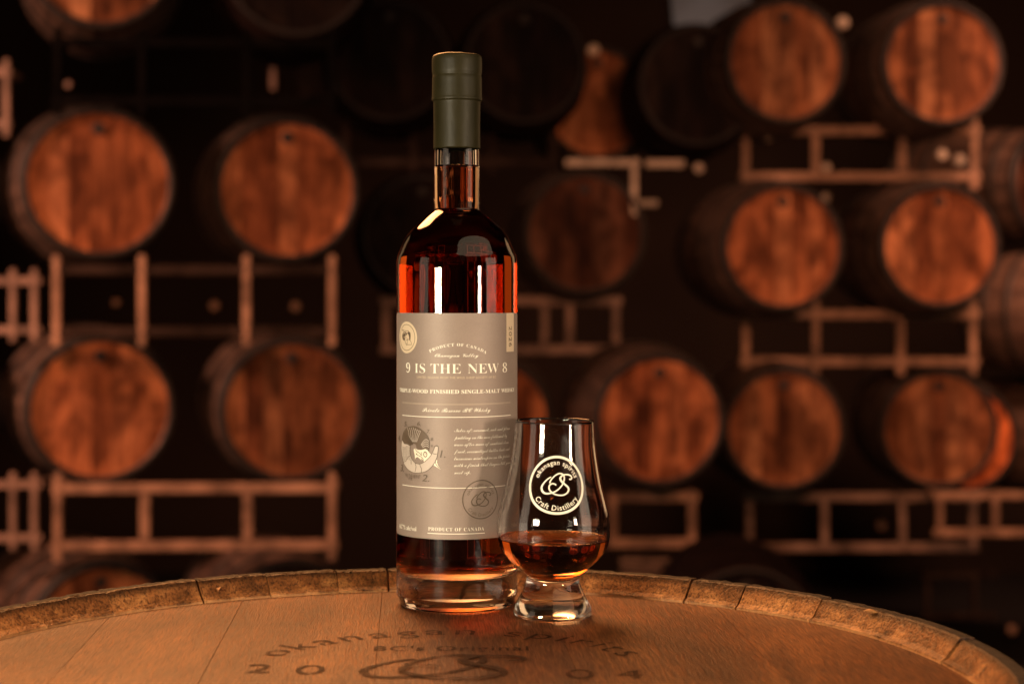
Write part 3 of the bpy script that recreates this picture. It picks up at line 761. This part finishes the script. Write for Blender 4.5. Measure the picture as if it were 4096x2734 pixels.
for a in (
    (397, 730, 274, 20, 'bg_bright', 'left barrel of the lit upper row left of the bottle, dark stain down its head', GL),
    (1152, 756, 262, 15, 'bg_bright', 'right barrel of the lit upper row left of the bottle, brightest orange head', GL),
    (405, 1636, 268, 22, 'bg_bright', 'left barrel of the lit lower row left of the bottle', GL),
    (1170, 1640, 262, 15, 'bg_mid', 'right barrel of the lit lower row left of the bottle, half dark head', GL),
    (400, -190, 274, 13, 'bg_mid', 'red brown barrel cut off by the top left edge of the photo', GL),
    (1190, -150, 268, 10, 'bg_unlit', 'dim barrel cut off by the top edge left of the bottle', GL),
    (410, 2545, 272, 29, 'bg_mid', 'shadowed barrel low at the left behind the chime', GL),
    (1170, 2540, 268, 21, 'bg_dark', 'shadowed barrel low behind the chime, left of the bottle', GL),  # dark head tint stands for the light falling off down here
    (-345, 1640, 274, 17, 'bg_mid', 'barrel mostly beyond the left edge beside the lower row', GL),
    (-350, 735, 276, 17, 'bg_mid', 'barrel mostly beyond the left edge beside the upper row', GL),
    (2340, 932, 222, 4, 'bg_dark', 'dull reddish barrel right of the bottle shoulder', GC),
    (1690, 940, 220, 4, 'bg_unlit', 'almost black barrel left of the bottle shoulder', GC),
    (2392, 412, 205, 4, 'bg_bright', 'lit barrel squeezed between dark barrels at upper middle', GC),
    (2100, 250, 222, 4, 'bg_unlit', 'almost black barrel right of the bottle capsule', GC),
    (1560, 240, 222, 4, 'bg_unlit', 'almost black barrel left of the bottle capsule', GC),
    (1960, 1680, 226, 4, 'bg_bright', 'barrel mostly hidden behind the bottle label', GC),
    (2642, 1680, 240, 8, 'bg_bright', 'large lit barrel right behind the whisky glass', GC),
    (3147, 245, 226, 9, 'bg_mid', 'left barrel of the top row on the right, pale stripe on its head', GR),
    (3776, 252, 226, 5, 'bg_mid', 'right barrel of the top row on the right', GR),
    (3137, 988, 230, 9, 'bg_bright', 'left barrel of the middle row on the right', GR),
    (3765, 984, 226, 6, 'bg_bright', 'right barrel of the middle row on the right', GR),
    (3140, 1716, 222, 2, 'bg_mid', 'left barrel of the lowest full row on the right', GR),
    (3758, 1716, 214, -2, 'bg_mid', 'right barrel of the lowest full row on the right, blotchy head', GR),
    (2990, 2560, 268, 0, 'bg_unlit', 'black barrel hump low behind the chime at the right', GR),
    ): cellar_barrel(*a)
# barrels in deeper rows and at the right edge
cellar_barrel(2795, 340, 230, 2, 'bg_unlit', 'dark side of a barrel left of the top right row', GR, D=8.05)
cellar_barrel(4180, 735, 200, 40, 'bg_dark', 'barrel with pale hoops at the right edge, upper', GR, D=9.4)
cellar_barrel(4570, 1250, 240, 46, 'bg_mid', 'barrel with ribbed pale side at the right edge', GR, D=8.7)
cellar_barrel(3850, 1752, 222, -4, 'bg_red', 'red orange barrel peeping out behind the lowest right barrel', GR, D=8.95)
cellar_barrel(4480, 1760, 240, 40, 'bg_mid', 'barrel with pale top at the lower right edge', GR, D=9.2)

# ------------------------------------------------------------------ racks
def rack(px0, px1, py0, py1, D, posts, m, label, thick=50, yaw=0, stub=True, rails=(1, 1), group='steel barrel racks', depth=.55, short=(), rail_m=None):
    k = D/F; X0 = (px0-2048)*k; Zb = ZC-(py1-HY)*k; W = (px1-px0)*k; H = (py1-py0)*k; t = thick*k*.72
    root = tag(empty('barrel_rack', (X0, D, Zb), R(yaw)), label, 'rack', group); mm = M[m]
    for yy in (0,):
        for on, z in zip(rails, (H-t, 0)):
            if on: o = obj('rail', box(bmesh.new(), (0, yy, z), (W, yy+t*.8, z+t), t*.12), M[rail_m] if rail_m else mm, root)
        for p in posts:
            x = (p-px0)*k-t/2; s = .0 if not stub else t*1.1
            x = min(max(x, 0), W-t)
            obj('post', box(bmesh.new(), (x+.002, yy-.003, -s), (x+t*.9, yy+t*.8-.004, H+s), t*.12), mm, root)
        for p in short:
            x = (p-px0)*k-t/2
            obj('post', box(bmesh.new(), (x, yy+.003, t+.001), (x+t, yy+t*.8-.005, H-t-.001), t*.12), mm, root)
    for x in (0.001, W-t):
        obj('depth_tube', box(bmesh.new(), (x+.004, t*.8+.001, H-t+.004), (x+t-.004, .16, H-.004), t*.1), mm, root)
    return root
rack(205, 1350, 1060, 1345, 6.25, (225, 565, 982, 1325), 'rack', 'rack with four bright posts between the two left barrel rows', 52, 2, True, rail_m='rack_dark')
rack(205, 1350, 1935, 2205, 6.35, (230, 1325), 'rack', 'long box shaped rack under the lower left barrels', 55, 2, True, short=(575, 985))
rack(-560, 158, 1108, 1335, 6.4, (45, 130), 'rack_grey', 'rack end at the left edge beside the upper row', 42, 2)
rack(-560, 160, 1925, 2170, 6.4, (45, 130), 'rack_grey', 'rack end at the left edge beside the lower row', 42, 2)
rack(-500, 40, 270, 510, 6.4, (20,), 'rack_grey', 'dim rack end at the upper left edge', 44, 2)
rack(205, 1350, 150, 420, 6.35, (230, 565, 985, 1325), 'rack_unlit', 'nearly black rack under the cut off top left barrels', 50, 2)
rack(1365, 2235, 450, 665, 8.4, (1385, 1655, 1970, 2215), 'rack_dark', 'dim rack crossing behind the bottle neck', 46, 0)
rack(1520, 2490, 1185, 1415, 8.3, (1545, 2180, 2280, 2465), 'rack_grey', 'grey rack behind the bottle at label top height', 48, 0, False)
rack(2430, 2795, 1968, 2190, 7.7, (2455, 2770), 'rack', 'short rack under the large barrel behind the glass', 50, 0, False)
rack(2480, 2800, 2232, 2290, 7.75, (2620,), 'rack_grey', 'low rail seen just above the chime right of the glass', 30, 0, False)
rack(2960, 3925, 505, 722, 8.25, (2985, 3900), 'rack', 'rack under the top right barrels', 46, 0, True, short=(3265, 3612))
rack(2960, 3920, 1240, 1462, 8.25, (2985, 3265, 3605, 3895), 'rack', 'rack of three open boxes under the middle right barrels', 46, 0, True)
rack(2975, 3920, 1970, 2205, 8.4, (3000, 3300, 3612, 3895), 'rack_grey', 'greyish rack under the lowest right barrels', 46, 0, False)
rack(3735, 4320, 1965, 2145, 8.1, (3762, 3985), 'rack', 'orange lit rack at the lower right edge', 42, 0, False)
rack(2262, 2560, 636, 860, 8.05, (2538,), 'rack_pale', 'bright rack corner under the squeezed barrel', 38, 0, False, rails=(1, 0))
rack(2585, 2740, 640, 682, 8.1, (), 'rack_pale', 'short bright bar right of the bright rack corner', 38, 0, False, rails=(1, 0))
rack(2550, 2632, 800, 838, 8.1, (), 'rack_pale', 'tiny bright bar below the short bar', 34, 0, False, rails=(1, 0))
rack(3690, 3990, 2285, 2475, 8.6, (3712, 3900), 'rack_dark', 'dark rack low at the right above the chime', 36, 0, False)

# pale discs standing in for glints of light on bungs and metal
def glint_spot(px, py, rpx, D, m, label):
    k = D/F; r = rpx*k
    bm = lathe([(0, 0), (r*.8, 0), (r, r*.3), (r, r*1.2), (0, r*1.2)], 16, False, 'Y'); 
    for v in bm.verts: v.co.y = abs(v.co.y)
    bmesh.ops.recalc_face_normals(bm, faces=bm.faces)
    o = obj('glint_disc', bm, M[m]); o.location = ((px-2048)*k, D, ZC-(py-HY)*k); tag(o, label, 'glint', 'pegs painted as pale discs')
for px, py, rp, D, m, l in ((2797, 672, 20, 8.1, 'rack_pale', 'bright peg right of the short bright bar'), (2375, 200, 24, 8.0, 'rack_pale', 'bright peg on top of the squeezed barrel'),
        (1292, 158, 15, 7.5, 'rack_grey', 'small peg high left of the bottle capsule'), (272, 338, 14, 7.0, 'rack_grey', 'small peg above the far left barrel'),
        (3372, 90, 26, 8.2, 'rack_pale', 'bright peg between the two top right barrels'), (3074, 548, 16, 8.2, 'rack_pale', 'peg on the top rail of the upper right rack'),
        (3308, 668, 16, 8.2, 'rack_pale', 'peg at the lower rail of the upper right rack'), (3305, 788, 16, 8.2, 'rack_pale', 'peg under the upper right rack'),
        (3770, 618, 22, 8.8, 'rack_pale', 'left of two pale pegs inside the upper right rack'), (3842, 642, 24, 8.8, 'rack_pale', 'right of two pale pegs inside the upper right rack'),
        (855, 1222, 20, 7.2, 'rack', 'orange peg seen between the posts of the upper left rack'), (462, 1210, 15, 7.2, 'rack', 'dim orange peg left inside the upper left rack'), (1180, 1225, 20, 7.2, 'rack', 'tall orange peg right inside the upper left rack'),
        (3530, 2098, 20, 9.0, 'rack', 'orange peg inside the lowest right rack'), (4052, 2518, 18, 8.4, 'rack', 'orange peg near the bottom right corner')): glint_spot(px, py, rp, D, m, l)
# ribbed grille, added to stand for racks and hoops further back
D = 8.6; k = D/F
gr = tag(empty('far_rack_bars', ((1110-2048)*k, D, ZC-(400-HY)*k)), 'small ribbed grille standing in for far racks left of the bottle capsule in the dark', 'bars')
for i in range(6): obj('bar', box(bmesh.new(), ((90+i*17)*k, 0, (0+i*6)*k), ((100+i*17)*k, .02, 175*k), .003), M['rack_dark'], gr)
obj('frame', box(bmesh.new(), (60*k, -.01, 178*k), (195*k, .03, 192*k), .003), M['rack_dark'], gr)
obj('bar', box(bmesh.new(), (-30*k, 0, 40*k), (-8*k, .02, 130*k), .003), M['rack_grey'], gr)
# pale window far behind, top of the picture
D = 12.9; k = D/F
m, nt, b_ = mat('dusty_pane'); b_.inputs['Base Color'].default_value = (.1, .1, .1, 1)
b_.inputs['Emission Color'].default_value = (.62, .50, .45, 1); b_.inputs['Emission Strength'].default_value = .06
L(nt, ramp(nt, nz(nt, coords(nt, (1, 1, 1)), 1.6, 3), [(.35, (.10, .08, .07)), (.62, (.75, .62, .56))]).outputs[0], b_.inputs['Emission Color'])
wn = tag(empty('cellar_window', ((2700-2048)*k, D, ZC-(150-HY)*k)), 'pale window glowing high behind the racked barrels', 'window')
bm = bmesh.new(); q = [(-30, 420), (350, 420), (300, 90), (170, 50), (60, 20), (0, 60)]
fr = [bm.verts.new((x*k, .1, z*k)) for x, z in q]; bk = [bm.verts.new((x*k, .13, z*k)) for x, z in q]
bm.faces.new(fr); bm.faces.new(bk[::-1])
for i in range(6): bm.faces.new((fr[i], bk[i], bk[(i+1) % 6], fr[(i+1) % 6]))
bmesh.ops.recalc_face_normals(bm, faces=bm.faces); obj('pane', bm, m, wn)
obj('frame', box(bmesh.new(), (-20*k, .05, 415*k), (350*k, .14, 440*k)), M['rack_dark'], wn)
